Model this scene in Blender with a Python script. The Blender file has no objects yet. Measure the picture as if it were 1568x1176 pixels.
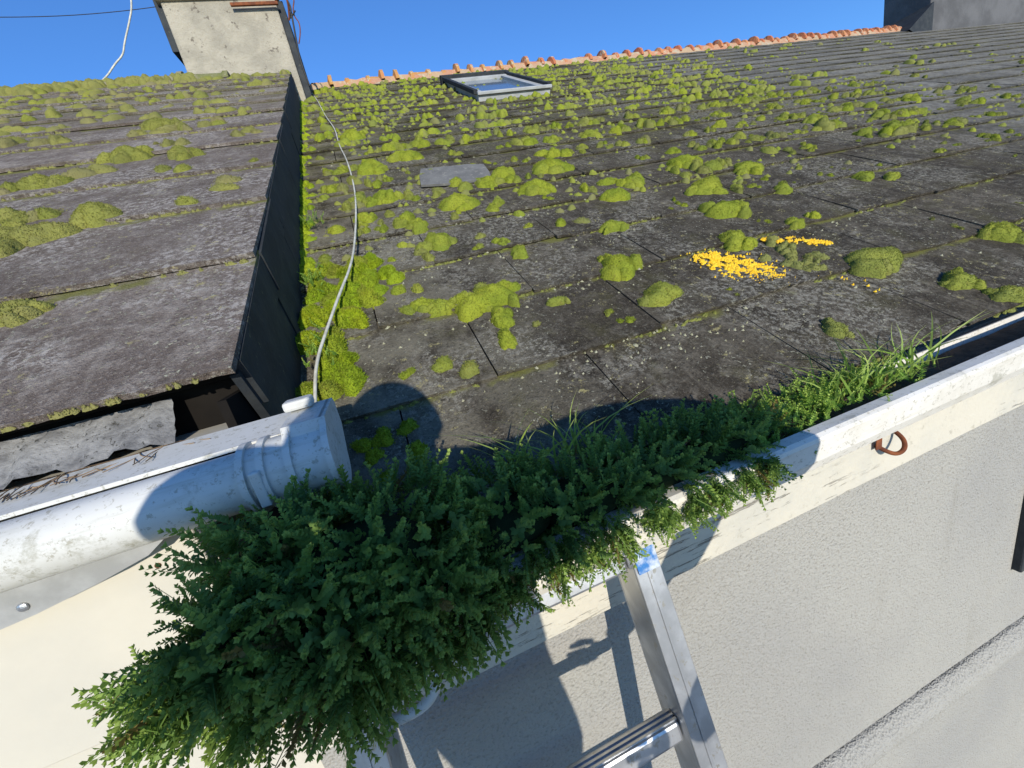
import bpy, math, random, bmesh
import numpy as np
from mathutils import Matrix, Vector
random.seed(7); rng=np.random.default_rng(7)
sc=bpy.context.scene
ZC=4.0
TH=math.radians(30)
CT,ST=math.cos(TH),math.sin(TH)

# ------------------------------------------------------------ helpers
def link(o,parent=None):
    sc.collection.objects.link(o)
    if parent: o.parent=parent
    return o
def empty(name):
    o=bpy.data.objects.new(name,None); sc.collection.objects.link(o); return o
def mesh_obj(name,V,F,mats,parent=None,smooth=False,matrix=None,fm=None):
    V=np.asarray(V,dtype=np.float32)
    me=bpy.data.meshes.new(name)
    if isinstance(F,np.ndarray):
        k=F.shape[1]; nf=len(F)
        me.vertices.add(len(V)); me.vertices.foreach_set('co',V.ravel())
        me.loops.add(nf*k); me.loops.foreach_set('vertex_index',F.astype(np.int32).ravel())
        me.polygons.add(nf)
        me.polygons.foreach_set('loop_start',np.arange(0,nf*k,k,dtype=np.int32))
        try: me.polygons.foreach_set('loop_total',np.full(nf,k,dtype=np.int32))
        except Exception: pass
        me.update(calc_edges=True)
    else:
        me.from_pydata([tuple(map(float,v)) for v in V],[],F); me.update()
    for m in (mats if isinstance(mats,(list,tuple)) else [mats]): me.materials.append(m)
    if smooth: me.polygons.foreach_set('use_smooth',np.ones(len(me.polygons),dtype=bool))
    if fm is not None: me.polygons.foreach_set('material_index',np.asarray(fm,dtype=np.int32))
    me.validate(); me.update()
    o=bpy.data.objects.new(name,me); link(o,parent)
    if matrix is not None: o.matrix_world=matrix
    return o
def boxVF(x0,x1,y0,y1,z0,z1):
    V=[(x0,y0,z0),(x1,y0,z0),(x1,y1,z0),(x0,y1,z0),(x0,y0,z1),(x1,y0,z1),(x1,y1,z1),(x0,y1,z1)]
    F=[(0,3,2,1),(4,5,6,7),(0,1,5,4),(1,2,6,5),(2,3,7,6),(3,0,4,7)]
    return V,F
def box(name,x0,x1,y0,y1,z0,z1,mat,parent=None,bev=0.0,matrix=None):
    V,F=boxVF(x0,x1,y0,y1,z0+(0 if matrix else ZC),z1+(0 if matrix else ZC))
    o=mesh_obj(name,V,F,mat,parent,matrix=matrix)
    if bev>0:
        b=o.modifiers.new('b','BEVEL'); b.width=bev; b.segments=2; b.limit_method='ANGLE'
    return o
def extrudeX(name,prof,xs,mat,parent=None,closed=True,smooth=False,jit=0,caps=True,split=False):
    V=[];F=[];n=len(prof)
    for x in xs:
        for (y,z) in prof: V.append((x,y+random.uniform(-jit,jit),z+ZC+random.uniform(-jit,jit)))
    for i in range(len(xs)-1):
        for j in range(n if closed else n-1):
            a=i*n+j;b=i*n+(j+1)%n
            F.append((a,b,b+n,a+n))
    if closed and caps:
        F.append(tuple(range(n-1,-1,-1))); F.append(tuple((len(xs)-1)*n+j for j in range(n)))
    o=mesh_obj(name,V,F,mat,parent,smooth=smooth or split)
    if split:
        e=o.modifiers.new('e','EDGE_SPLIT'); e.split_angle=math.radians(35)
    return o
def tube(name,pts,r,mat,parent=None,res=4,cyc=False):
    cu=bpy.data.curves.new(name,'CURVE'); cu.dimensions='3D'; cu.bevel_depth=r; cu.bevel_resolution=res
    sp=cu.splines.new('NURBS'); sp.points.add(len(pts)-1)
    for i,p in enumerate(pts): sp.points[i].co=(p[0],p[1],p[2]+ZC,1)
    sp.use_endpoint_u=True; sp.order_u=3; sp.use_cyclic_u=cyc
    cu.materials.append(mat)
    o=bpy.data.objects.new(name,cu); link(o,parent); return o
def roofM(H):
    return Matrix(((1,0,0,0),(0,CT,-ST,H*ST),(0,ST,CT,-H*CT+ZC),(0,0,0,1)))
HR,HL=0.6,0.36
MR,ML=roofM(HR),roofM(HL)
def R(u,v,n=0):
    p=MR@Vector((u,v,n)); return (p.x,p.y,p.z-ZC)
def warpv(u,v): return v+0.075*np.maximum(u,0)*(v/6.0)**2

# ------------------------------------------------------------ materials
class NT:
    def __init__(s,name):
        s.m=bpy.data.materials.new(name); s.m.use_nodes=True; s.t=s.m.node_tree; s.N=s.t.nodes; s.L=s.t.links
        s.b=s.N['Principled BSDF']; s.tc=s.N.new('ShaderNodeTexCoord'); s.co=s.tc.outputs['Object']
    def set(s,sock,v):
        if isinstance(v,bpy.types.NodeSocket): s.L.new(v,sock)
        else:
            if isinstance(v,(tuple,list)) and len(v)==3 and sock.type=='RGBA': v=(*v,1)
            sock.default_value=v
    def noise(s,scale,detail=4,rough=.55,vec=None,dist=0):
        n=s.N.new('ShaderNodeTexNoise'); n.inputs['Scale'].default_value=scale; n.inputs['Detail'].default_value=detail
        n.inputs['Roughness'].default_value=rough; n.inputs['Distortion'].default_value=dist
        s.L.new(vec or s.co,n.inputs['Vector']); return n.outputs['Fac']
    def voro(s,scale,vec=None,feat='F1'):
        n=s.N.new('ShaderNodeTexVoronoi'); n.feature=feat; n.inputs['Scale'].default_value=scale; s.L.new(vec or s.co,n.inputs['Vector']); return n.outputs['Distance']
    def mapv(s,scale=(1,1,1),rot=(0,0,0),loc=(0,0,0)):
        n=s.N.new('ShaderNodeMapping'); n.inputs['Scale'].default_value=scale;n.inputs['Rotation'].default_value=rot;n.inputs['Location'].default_value=loc
        s.L.new(s.co,n.inputs['Vector']); return n.outputs[0]
    def ramp(s,f,a,b,inv=False):
        n=s.N.new('ShaderNodeMapRange'); n.interpolation_type='SMOOTHSTEP'
        n.inputs['From Min'].default_value=a;n.inputs['From Max'].default_value=b
        n.inputs['To Min'].default_value=1 if inv else 0; n.inputs['To Max'].default_value=0 if inv else 1
        s.set(n.inputs['Value'],f); return n.outputs[0]
    def math(s,op,a,b=0):
        n=s.N.new('ShaderNodeMath'); n.operation=op; s.set(n.inputs[0],a); s.set(n.inputs[1],b); return n.outputs[0]
    def mul(s,a,b): return s.math('MULTIPLY',a,b)
    def mix(s,f,a,b):
        n=s.N.new('ShaderNodeMix'); n.data_type='RGBA'; s.set(n.inputs[0],f); s.set(n.inputs[6],a); s.set(n.inputs[7],b); return n.outputs[2]
    def sep(s,v):
        n=s.N.new('ShaderNodeSeparateXYZ'); s.L.new(v,n.inputs[0]); return n.outputs
    def attr(s,name):
        n=s.N.new('ShaderNodeAttribute'); n.attribute_name=name; return n.outputs
    def bump(s,h,strength=.5,dist=.01,prev=None):
        n=s.N.new('ShaderNodeBump'); n.inputs['Strength'].default_value=strength; n.inputs['Distance'].default_value=dist
        s.set(n.inputs['Height'],h)
        if prev: s.L.new(prev,n.inputs['Normal'])
        s.L.new(n.outputs[0],s.b.inputs['Normal']); return n.outputs[0]
    def out(s,col,rough=.8,spec=.3,metal=0):
        s.set(s.b.inputs['Base Color'],col); s.set(s.b.inputs['Roughness'],rough)
        s.b.inputs['Specular IOR Level'].default_value=spec; s.b.inputs['Metallic'].default_value=metal
        return s.m

def tile_mat(name,dark,mid,light,isR):
    t=NT(name)
    tr=t.sep(t.attr('tinfo')[1])
    n1=t.noise(3.0,5,.6); n2=t.noise(22,6,.7); n3=t.noise(130,4,.8); n4=t.noise(380,3,.8)
    c=t.mix(t.ramp(n1,.35,.65),dark,mid)
    c=t.mix(t.mul(t.ramp(n2,.46,.70),.75),c,light)
    st=t.noise(1.0,5,.65,vec=t.mapv((36,2.6,36)))
    c=t.mix(t.mul(t.ramp(st,.50,.72),.40),c,light)
    c2=t.mix(t.mul(tr[0],.45),c,(dark[0]*.6,dark[1]*.6,dark[2]*.6))
    pos=t.sep(t.co)
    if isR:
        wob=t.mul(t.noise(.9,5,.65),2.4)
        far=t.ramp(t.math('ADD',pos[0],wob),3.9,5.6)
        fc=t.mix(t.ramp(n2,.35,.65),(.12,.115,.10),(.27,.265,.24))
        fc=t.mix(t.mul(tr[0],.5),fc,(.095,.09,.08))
        fc=t.mix(t.mul(t.ramp(tr[2],.0,.22,True),.55),fc,(.045,.045,.038))  # darkens each tile's lower edge in place of shading from its thickness
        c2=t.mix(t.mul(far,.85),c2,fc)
        w=t.mul(t.ramp(pos[0],.5,.0,False),t.ramp(t.noise(6,4),.35,.6))
        c2=t.mix(t.mul(w,.6),c2,(.26,.24,.175))
        ol=t.mul(t.mul(t.ramp(pos[1],1.6,3.0),t.ramp(pos[0],4.2,3.0)),t.ramp(t.noise(16,5,.75),.45,.58))
        c2=t.mix(t.mul(ol,.6),c2,(.105,.105,.035))
    else:
        ol=t.mul(t.ramp(pos[1],2.2,4.0),t.ramp(t.noise(16,5,.75),.42,.58))
        c2=t.mix(t.mul(ol,.6),c2,(.14,.135,.05))
    film=t.ramp(t.noise(7,5,.7),.5,.7)
    c2=t.mix(t.mul(film,.45),c2,(.10,.092,.04) if isR else (.13,.10,.07))
    crust=t.mul(t.ramp(t.noise(60,5,.85),.49,.57),t.ramp(t.noise(3.2,4,.6,vec=t.mapv(loc=(1,8,2))),.45,.58))
    c2=t.mix(t.mul(crust,.75),c2,(.33,.31,.25) if isR else (.48,.44,.39))
    sp=t.mul(t.ramp(t.noise(75,4,.75),.59,.63),t.ramp(t.noise(5,4,.6),.40,.55))
    c2=t.mix(t.mul(sp,.85),c2,(.48,.46,.34))
    sp2=t.mul(t.ramp(t.noise(38,6,.8,vec=t.mapv(loc=(3,5,1))),.59,.63),t.ramp(t.noise(4,4,.6,vec=t.mapv(loc=(9,2,1))),.44,.58))
    c2=t.mix(t.mul(sp2,.85),c2,(.44,.39,.17))
    c2=t.mix(t.mul(t.ramp(n3,.54,.66),.55),c2,light)
    c2=t.mix(t.mul(t.ramp(n4,.55,.65),.5),c2,light)
    c2=t.mix(t.mul(t.ramp(n3,.45,.34),.6),c2,(dark[0]*.5,dark[1]*.5,dark[2]*.5))
    edge=t.ramp(t.math('ADD',tr[2],t.mul(t.math('SUBTRACT',n2,.5),.20)),.80,.85)
    edge=t.mul(edge,t.ramp(t.noise(6,3),.42,.56))
    c2=t.mix(t.mul(edge,.85),c2,(.17,.17,.045))
    t.bump(t.math('ADD',t.mul(n3,.9),t.math('ADD',n2,t.math('ADD',t.mul(sp,.6),t.mul(n4,.4)))),.85,.009)
    return t.out(c2,.95,.08)
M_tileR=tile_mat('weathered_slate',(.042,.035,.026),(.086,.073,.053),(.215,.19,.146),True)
M_tileL=tile_mat('weathered_slate_neighbour',(.135,.107,.088),(.215,.176,.147),(.40,.355,.305),False)

def simple(name,c1,c2,scale=8,rough=.7,bs=0,bd=.002,bscale=80,spec=.3,metal=0,c3=None,f3=.6):
    t=NT(name); n=t.noise(scale,5,.6)
    c=t.mix(t.ramp(n,.35,.65),c1,c2)
    if c3 is not None:
        c=t.mix(t.ramp(t.noise(scale*3.3,5,.75,vec=t.mapv(loc=(4,1,7))),f3,f3+.05),c,c3)
    if bs: t.bump(t.noise(bscale,4,.6),bs,bd)
    return t.out(c,rough,spec,metal)
def moss_mat(name,a,b,d,dry,brown):
    t=NT(name); n=t.noise(9,4); f=t.noise(240,3,.7)
    c=t.mix(t.ramp(n,.35,.65),a,b)
    c=t.mix(t.mul(t.ramp(f,.50,.32),.7),c,d)
    at=t.sep(t.attr('tone')[1])
    c=t.mix(at[0],c,dry)
    c=t.mix(t.mul(t.ramp(t.noise(55,4,.7),.58,.70),.5),c,brown)
    t.bump(t.noise(380,2,.6),.8,.005)
    t.out(c,.95,.1)
    tr=t.N.new('ShaderNodeBsdfTranslucent'); t.L.new(c,tr.inputs[0])
    mx=t.N.new('ShaderNodeMixShader'); mx.inputs[0].default_value=.15
    t.L.new(t.b.outputs[0],mx.inputs[1]); t.L.new(tr.outputs[0],mx.inputs[2])
    t.L.new(mx.outputs[0],t.N['Material Output'].inputs[0]); return t.m
M_moss=moss_mat('moss',(.34,.38,.04),(.23,.29,.032),(.08,.11,.014),(.23,.225,.095),(.20,.16,.045))
M_mossV=moss_mat('moss_valley',(.38,.47,.02),(.25,.36,.02),(.08,.14,.012),(.28,.27,.06),(.24,.20,.04))
M_mossL=moss_mat('moss_neighbour',(.31,.32,.06),(.22,.24,.05),(.08,.10,.02),(.26,.23,.11),(.20,.16,.07))
M_lichY=simple('yellow_lichen',(.80,.46,.015),(.74,.53,.04),60,.9,.6,.002,300,c3=(.50,.27,.02),f3=.55)
M_lichW=simple('pale_lichen',(.34,.33,.23),(.27,.26,.15),60,.9,.5,.002,300)
def pvc_mat(name,base,dirt,amount=.5):
    t=NT(name)
    n=t.noise(4,5,.7); st=t.noise(1.0,5,.7,vec=t.mapv((5,60,60)))
    c=t.mix(t.mul(t.ramp(n,.45,.75),amount),base,dirt)
    c=t.mix(t.mul(t.ramp(st,.54,.72),amount),c,dirt)
    c=t.mix(t.mul(t.ramp(t.noise(110,4,.8),.57,.63),.6),c,(.26,.24,.17))
    c=t.mix(t.mul(t.ramp(t.noise(14,6,.8),.55,.68),.6),c,(.28,.27,.20))
    t.bump(t.noise(40,4,.6),.15,.002)
    return t.out(c,.5,.35)
M_pvc=pvc_mat('white_pvc',(.68,.655,.585),(.47,.43,.33),.6)
M_pvcL=pvc_mat('cream_pvc',(.58,.58,.54),(.42,.41,.34),.6)
def paint_wood():
    t=NT('peeling_painted_wood')
    n=t.noise(3,5,.7); st=t.noise(1.0,6,.75,vec=t.mapv((6,80,80)))
    c=t.mix(t.ramp(n,.4,.7),(.56,.52,.42),(.48,.46,.39))
    cr=t.mul(t.ramp(st,.57,.60),t.ramp(t.noise(2.2,3,.6),.40,.53))
    c=t.mix(t.mul(cr,.8),c,(.16,.14,.11))
    c=t.mix(t.mul(t.ramp(t.noise(25,6,.8),.57,.65),.5),c,(.3,.27,.2))
    t.bump(t.math('SUBTRACT',t.noise(60,3),cr),.6,.004)
    return t.out(c,.6,.3)
M_fascia=paint_wood()
def stucco():
    t=NT('roughcast_render')
    g=t.noise(120,3,.55); g2=t.voro(150)
    c=t.mix(t.ramp(t.noise(1.2,5,.6),.35,.7),(.375,.36,.315),(.325,.315,.285))
    c=t.mix(t.mul(t.ramp(g,.46,.34),.6),c,(.23,.22,.19))
    c=t.mix(t.mul(t.ramp(t.noise(5,6,.75,vec=t.mapv((1,1,.3))),.55,.72),.35),c,(.24,.225,.18))
    t.bump(t.math('ADD',g,t.mul(g2,.5)),.8,.009)
    return t.out(c,.9,.15)
M_wall=stucco()
M_wallL=simple('cream_painted_wall',(.55,.515,.42),(.49,.465,.39),3,.75,.25,.002,60,c3=(.36,.33,.25),f3=.64)
M_conc=simple('chimney_render',(.38,.345,.265),(.29,.265,.205),5,.9,.8,.02,30,c3=(.15,.13,.10),f3=.60)
M_conc2=simple('dark_chimney_render',(.12,.12,.12),(.08,.08,.08),2,.9,.5,.01,30)
M_dark=simple('dark_verge_slate',(.020,.024,.028),(.035,.040,.042),12,.75,.4,.004,60,c3=(.09,.09,.06),f3=.62)
M_black=simple('dark_void',(.010,.009,.008),(.015,.013,.011),10,.95,spec=.05)
M_felt=simple('roofing_felt',(.24,.24,.235),(.12,.12,.12),30,.7,.9,.008,60,c3=(.05,.05,.045),f3=.58)
M_alu=simple('aluminium',(.60,.61,.62),(.42,.43,.44),14,.36,.15,.001,90,.5,.8,c3=(.42,.40,.35),f3=.58)
M_blue=simple('blue_label',(.03,.16,.42),(.5,.55,.6),70,.5)
M_rust=simple('rust',(.22,.07,.025),(.12,.04,.02),30,.9,.5,.003,90)
M_rope=simple('white_cable_sheath',(.58,.57,.49),(.40,.39,.32),30,.6)
M_blackw=simple('black_wire',(.02,.02,.02),(.03,.03,.03),30,.5)
M_orange=simple('terracotta_ridge',(.42,.13,.06),(.48,.21,.09),3,.85,.7,.015,30,c3=(.46,.36,.24),f3=.56)
M_ochre=simple('lichened_ridge',(.44,.25,.07),(.46,.20,.08),5,.9,.7,.015,30,c3=(.42,.37,.25),f3=.55)
M_mort=simple('ridge_mortar',(.42,.30,.18),(.46,.21,.12),3,.9,.8,.015,30,c3=(.42,.36,.25),f3=.54)
M_ridgeL=simple('mossy_ridge_tile',(.22,.20,.12),(.14,.15,.05),10,.9,.6,.01,40,c3=(.35,.33,.26),f3=.6)
M_slab=simple('grey_slate_piece',(.17,.168,.155),(.13,.128,.12),14,.85,.3,.002,90,c3=(.24,.23,.20),f3=.57,spec=.1)
M_frame=simple('skylight_frame_metal',(.42,.43,.42),(.33,.34,.33),9,.45,.1,.001,50)
g=NT('skylight_glass'); M_glass=g.out((.10,.14,.19),.08,.8)
M_ground=simple('concrete_ground',(.20,.19,.17),(.26,.25,.22),2,.9,.4,.01,30)
M_jacket=simple('jacket_cloth',(.03,.035,.05),(.04,.045,.06),20,.9)
M_jeans=simple('jeans_cloth',(.04,.06,.10),(.05,.07,.12),40,.9)
M_skin=simple('skin',(.50,.30,.21),(.47,.27,.19),20,.6)
M_hair=simple('hair',(.03,.02,.012),(.05,.03,.02),60,.7)
M_root=simple('dry_roots',(.30,.20,.11),(.18,.12,.07),30,.9)
M_soil=simple('gutter_soil',(.05,.035,.02),(.09,.06,.035),30,.95,.8,.01,80)
def leaf_mat(name,a,b,tipc):
    t=NT(name); at=t.sep(t.attr('leaf')[1])
    c=t.mix(at[0],a,b); c=t.mix(t.mul(at[1],.8),c,tipc)
    c=t.mix(at[2],c,(.20,.12,.04))
    t.out(c,.55,.3)
    tr=t.N.new('ShaderNodeBsdfTranslucent'); t.L.new(c,tr.inputs[0])
    mx=t.N.new('ShaderNodeMixShader'); mx.inputs[0].default_value=.33
    t.L.new(t.b.outputs[0],mx.inputs[1]); t.L.new(tr.outputs[0],mx.inputs[2])
    t.L.new(mx.outputs[0],t.N['Material Output'].inputs[0]); return t.m
M_leaf=leaf_mat('stonecrop_leaf',(.11,.205,.055),(.20,.32,.06),(.34,.45,.09))
M_herb=leaf_mat('weed_leaf',(.20,.36,.06),(.30,.46,.07),(.42,.52,.10))  # light weed green, brightened further so the weeds read as lit
M_grass=leaf_mat('grass_blade',(.22,.36,.06),(.34,.46,.09),(.50,.48,.18))

# ------------------------------------------------------------ roofs
def tiles(name,u0,u1,v0,nrow,row,tw,mat,M,parent,warp=False,over=1.17,seed=1,nx=6,top=None,jag=.0018,th=.0085):
    r=np.random.default_rng(seed); V=[];F=[];A=[]
    for i in range(nrow):
        off=(0 if i%2 else .5)*tw
        a=v0+i*row; u=u0-off if off else u0
        while u<u1:
            ua=max(u,u0)+.001+r.uniform(0,.0015); ub=min(u+tw,u1)-.001-r.uniform(0,.0015)
            u+=tw
            if ub-ua<.03: continue
            dv=r.uniform(-.007,.007); lift=r.uniform(-.001,.004); rot=r.uniform(-.005,.005)
            rv=r.uniform(); base=len(V)
            for q,(fy,nn) in enumerate(((0,.0185+lift),(.5,.0125+lift*.5),(1,.0065))):
                for j in range(nx+1):
                    fx=j/nx; uu=ua+(ub-ua)*fx
                    vv=a+dv+rot*(fx-.5)*2+fy*row*over+(r.uniform(-jag,jag) if q==0 else 0)
                    if q==0 and j in(0,nx) and r.uniform()<.35: vv+=r.uniform(.003,.012)
                    V.append([uu,vv,nn+ (r.uniform(-.0006,.0006))]); A.append((rv,fx,fy,1))
            for j in range(nx+1):
                p=V[base+j]; V.append([p[0],p[1]+.001,p[2]-th]); A.append((rv,j/nx,0,1))
            for j in (0,nx):
                p=V[base+2*(nx+1)+j]; V.append([p[0],p[1],p[2]-.0065]); A.append((rv,j/nx,1,1))
            w=nx+1
            for q in range(2):
                for j in range(nx): F.append((base+q*w+j,base+q*w+j+1,base+(q+1)*w+j+1,base+(q+1)*w+j))
            for j in range(nx): F.append((base+3*w+j,base+3*w+j+1,base+j+1,base+j))
            F.append((base+3*w,base,base+w,base+2*w,base+4*w))
            F.append((base+3*w+nx,base+4*w+1,base+2*w+nx,base+w+nx,base+nx))
    V=np.array(V)
    if warp: V[:,1]=warpv(V[:,0],V[:,1])
    o=mesh_obj(name,V,F,mat,None,matrix=M)
    ca=o.data.color_attributes.new('tinfo','FLOAT_COLOR','POINT')
    ca.data.foreach_set('color',np.array(A,dtype=np.float32).ravel())
    o.parent=parent
    return o
house=empty('terraced_house'); houseL=empty('terraced_house.001')
VR0,ROWR,TWR=.305,.293,.445
NR=20
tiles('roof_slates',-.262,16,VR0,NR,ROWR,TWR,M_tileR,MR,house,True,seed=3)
VRT=VR0+NR*ROWR
VL0,ROWL=.51,.385
NL=12
tiles('roof_slates_left',-7,-.225,VL0,NL,ROWL,2.3,M_tileL,ML,houseL,False,seed=5,over=1.12,nx=46,jag=.0028,th=.011)
VLT=VL0+NL*ROWL
def slab(name,u0,u1,v0,v1,n0,n1,M,mat,parent,warp=False,nu=1):
    V=[];F=[]
    for i in range(nu+1):
        u=u0+(u1-u0)*i/nu
        for (v,n) in((v0,n0),(v1,n0),(v1,n1),(v0,n1)):
            V.append((u,float(warpv(u,v)) if warp else v,n))
    for i in range(nu):
        for j in range(4):
            a=i*4+j;b=i*4+(j+1)%4; F.append((a,a+4,b+4,b))
    F.append((0,1,2,3)); F.append((nu*4+3,nu*4+2,nu*4+1,nu*4))
    o=mesh_obj(name,V,F,mat,None,matrix=M); o.parent=parent; return o
slab('roof_deck',-.262,16,.33,VRT-.02,-.03,-.002,MR,M_black,house,True,12)
slab('roof_deck_left',-7,-.24,.56,VLT-.02,-.03,-.002,ML,M_black,houseL)
def backslope(name,u0,u1,H,vt,mat,parent,warp):
    V=[];F=[]
    for u in (u0,(u0+u1)/2,u1):
        vv=float(warpv(u,vt)) if warp else vt
        y=H*ST+vv*CT; z=-H*CT+vv*ST+ZC
        V+= [(u,y,z-.01),(u,y+5*CT,z-5*ST)]
    F=[(0,2,3,1),(2,4,5,3)]
    mesh_obj(name,V,F,mat,parent)
backslope('back_roof_slope',-.26,16,HR,VRT,M_slab,house,True)
backslope('back_roof_slope_left',-7,-.24,HL,VLT,M_slab,houseL,False)

V=[];F=[]
r=np.random.default_rng(2)
for i in range(NL):
    a=VL0+.03+i*ROWL; b=a+ROWL+.02
    o0=-.232+r.uniform(-.003,.003)
    for (u0,u1,n0,n1) in ((o0-.014,o0,-.245,-.012),(o0-.006,o0+.008,-.085,.004)):
        v,f=boxVF(u0,u1,a+(0 if n0<-.2 else .01),b-(0 if n0<-.2 else .012),n0,n1)
        v=[list(p) for p in v]
        for p in v:
            if p[1]>a+.2: p[2]-=.004
            p[0]+=r.uniform(-.0015,.0015)
        k=len(V); V+=v; F+=[tuple(q+k for q in ff) for ff in f]
o=mesh_obj('verge_slates',V,F,M_dark,None,matrix=ML); o.parent=houseL

def ridge(name,u0,u1,H,vt,warp,L,rad,mats,parent,lip=.03,ochre_until=None,hj=.01,seed=4):
    r=np.random.default_rng(seed); V=[];F=[];fm=[]
    u=u0;ns=10
    while u<u1:
        l2=L*r.uniform(.8,1.2); ue=u+l2; tj=r.uniform(-hj,hj); base=len(V); lp=lip*r.uniform(.4,1.2)
        secs=((u,rad),(u+.02,rad),(ue-.06,rad*.93),(ue-.04,rad*.93+lp),(ue-.002,rad*.93+lp),(ue-.002,rad*.7))
        for (x,rr) in secs:
            vv=float(warpv(x,vt)) if warp else vt
            cy=H*ST+vv*CT; cz=-H*CT+vv*ST+ZC-.03+tj
            for j in range(ns+1):
                a=math.pi*j/ns
                V.append((x+r.uniform(-.004,.004),cy-rr*math.cos(a)*1.0,cz+rr*math.sin(a)+r.uniform(-.003,.003)))
        for s in range(len(secs)-1):
            for j in range(ns):
                q=base+s*(ns+1)+j; F.append((q,q+1,q+ns+2,q+ns+1))
                fm.append(0 if (ochre_until is None or u+r.uniform(-.6,.6)>ochre_until) else 1)
        u=ue
    mesh_obj(name,V,F,mats,parent,smooth=False,fm=fm)
ridge('ridge_tiles',-.1,13.0,HR,VRT,True,.21,.090,[M_orange,M_ochre],house,.056,2.4,.014)
ridge('ridge_tiles_left',-7,-1.0,HL,VLT,False,.42,.075,[M_ridgeL],houseL,.02,None,.018,9)
V=[];F=[]
n=160
for i in range(n+1):
    u=-.15+13.1*i/n; vv=float(warpv(u,VRT)); cy=HR*ST+vv*CT; cz=-HR*CT+vv*ST+ZC
    w=.16+random.uniform(-.04,.04)
    V+=[(u,cy-w*CT,cz-w*ST+.018),(u,cy-.08,cz+.030+random.uniform(-.012,.012)),(u,cy+.05,cz+.03)]
for i in range(n):
    for j in range(2):
        a=i*3+j; F.append((a,a+3,a+4,a+1))
mesh_obj('ridge_mortar',V,F,M_mort,house)

# walls
def wallgrid(name,x0,x1,y,z0,z1,mat,parent):
    box(name,x0,x1,y,y+.25,z0,z1,mat,parent)
wallgrid('front_wall',-.34,16,.60,-4.0,-.40,M_wall,house)
box('back_wall',-.3,16,9.6,9.85,-4.0,-.2,M_wall,house)
wallgrid('left_front_wall',-7,-.343,.615,-4.0,-.16,M_wallL,houseL)
box('left_back_wall',-7,-.35,9.0,9.25,-4.0,-.2,M_wallL,houseL)
box('left_fascia',-7,-.345,.595,.612,-.515,-.135,M_wallL,houseL,.003)
extrudeX('fascia_board',[(.560,-.672),(.560,-.43),(.597,-.43),(.597,-.680),(.566,-.680)],np.linspace(-.34,16,60),M_fascia,house,jit=.0008)
extrudeX('fascia_drip_strip',[(.552,-.505),(.552,-.470),(.558,-.462),(.558,-.512)],np.linspace(-.34,16,40),M_fascia,house,jit=.0005)
prof=[(.602,-1.70)]+[(.602-.045*math.sin(a),-1.775+.055*math.cos(a)) for a in np.linspace(.35,math.pi-.2,9)]+[(.602,-1.85)]
extrudeX('string_course',prof,np.linspace(-.34,16,200),M_wall,house,smooth=True,jit=.0015)
box('window_frame',1.83,2.75,.575,.602,-1.40,-1.02,M_dark,house,.005)
box('window_pane',1.88,2.70,.570,.576,-1.36,-1.06,M_glass,house)

# ------------------------------------------------------------ right gutter
gut=empty('rain_gutter')
prof=[(.410,-.352),(.404,-.356),(.402,-.362),(.406,-.400),(.418,-.424),(.548,-.424),(.556,-.416),(.556,-.380),
      (.552,-.380),(.552,-.414),(.546,-.420),(.421,-.420),(.411,-.398),(.408,-.364),(.418,-.362),(.430,-.362),(.430,-.352)]
extrudeX('gutter_channel',prof,np.linspace(-.30,16,60),M_pvc,gut,jit=.0004)
extrudeX('gutter_soil_fill',[(.425,-.418),(.425,-.385),(.48,-.372),(.545,-.380),(.545,-.418)],np.linspace(-.29,1.0,40),M_soil,gut,jit=.006)
extrudeX('gutter_silt',[(.425,-.4195),(.43,-.412),(.50,-.408),(.545,-.400),(.548,-.4195)],np.linspace(1.0,16,120),M_soil,gut,jit=.003)
box('gutter_end_cap',-.306,-.299,.404,.556,-.424,-.354,M_pvc,gut,.002)
tube('gutter_hook',[(1.06,.56,-.56),(1.06,.54,-.57),(1.045,.525,-.59),(1.025,.53,-.603),(1.005,.545,-.59),(1.0,.56,-.58)],.005,M_rust,gut)
box('hook_plate',.985,1.005,.549,.5515,-.585,-.555,M_rust,gut,.002)
tube('overflow_pipe',[(-.11,.56,-.44),(-.085,.50,-.45),(-.078,.46,-.48),(-.085,.455,-.52),(-.105,.455,-.55),(-.135,.46,-.562),(-.176,.46,-.558),(-.21,.48,-.55)],.0085,M_pvcL,gut,6)

# ------------------------------------------------------------ left round pipe / gutter
gl=empty('rain_gutter.001')
PCY,PCZ=.522,-.171
extrudeX('round_channel',[(PCY+.037*math.cos(a),PCZ+.037*math.sin(a)) for a in np.linspace(0,2*math.pi,40,endpoint=False)],[-6.5,-3,-1,-.5,-.205],M_pvcL,gl,split=True)
extrudeX('flat_cover',[(.535,-.134),(.535,-.129),(.607,-.118),(.607,-.124)],np.linspace(-6.5,-.15,40),M_pvcL,gl,jit=.0003)
def ring(x0,x1,rad,name,flat=False,mat=M_pvcL):
    if not flat: P=[(PCY+rad*math.cos(a),PCZ+rad*math.sin(a)) for a in np.linspace(0,2*math.pi,48,endpoint=False)]
    else:
        P=[(PCY+rad*math.cos(a),PCZ+rad*math.sin(a)) for a in np.linspace(math.radians(112),math.radians(335),28)]
        P+=[(.598,PCZ+.018),(.600,PCZ+.050),(.594,PCZ+.058),(.512,PCZ+.054)]
    return extrudeX(name,P,[x0,x0+.002,x1-.002,x1],mat,gl,split=True)
ring(-.218,-.210,.0455,'collar_rim'); ring(-.210,-.196,.0410,'collar_groove'); ring(-.196,-.188,.0465,'collar_bead')
ring(-.188,-.166,.0425,'collar'); ring(-.166,-.158,.047,'collar_bead_2',True); ring(-.158,-.118,.0430,'end_socket',True)
ring(-.122,-.114,.0475,'end_flange',True)
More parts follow.
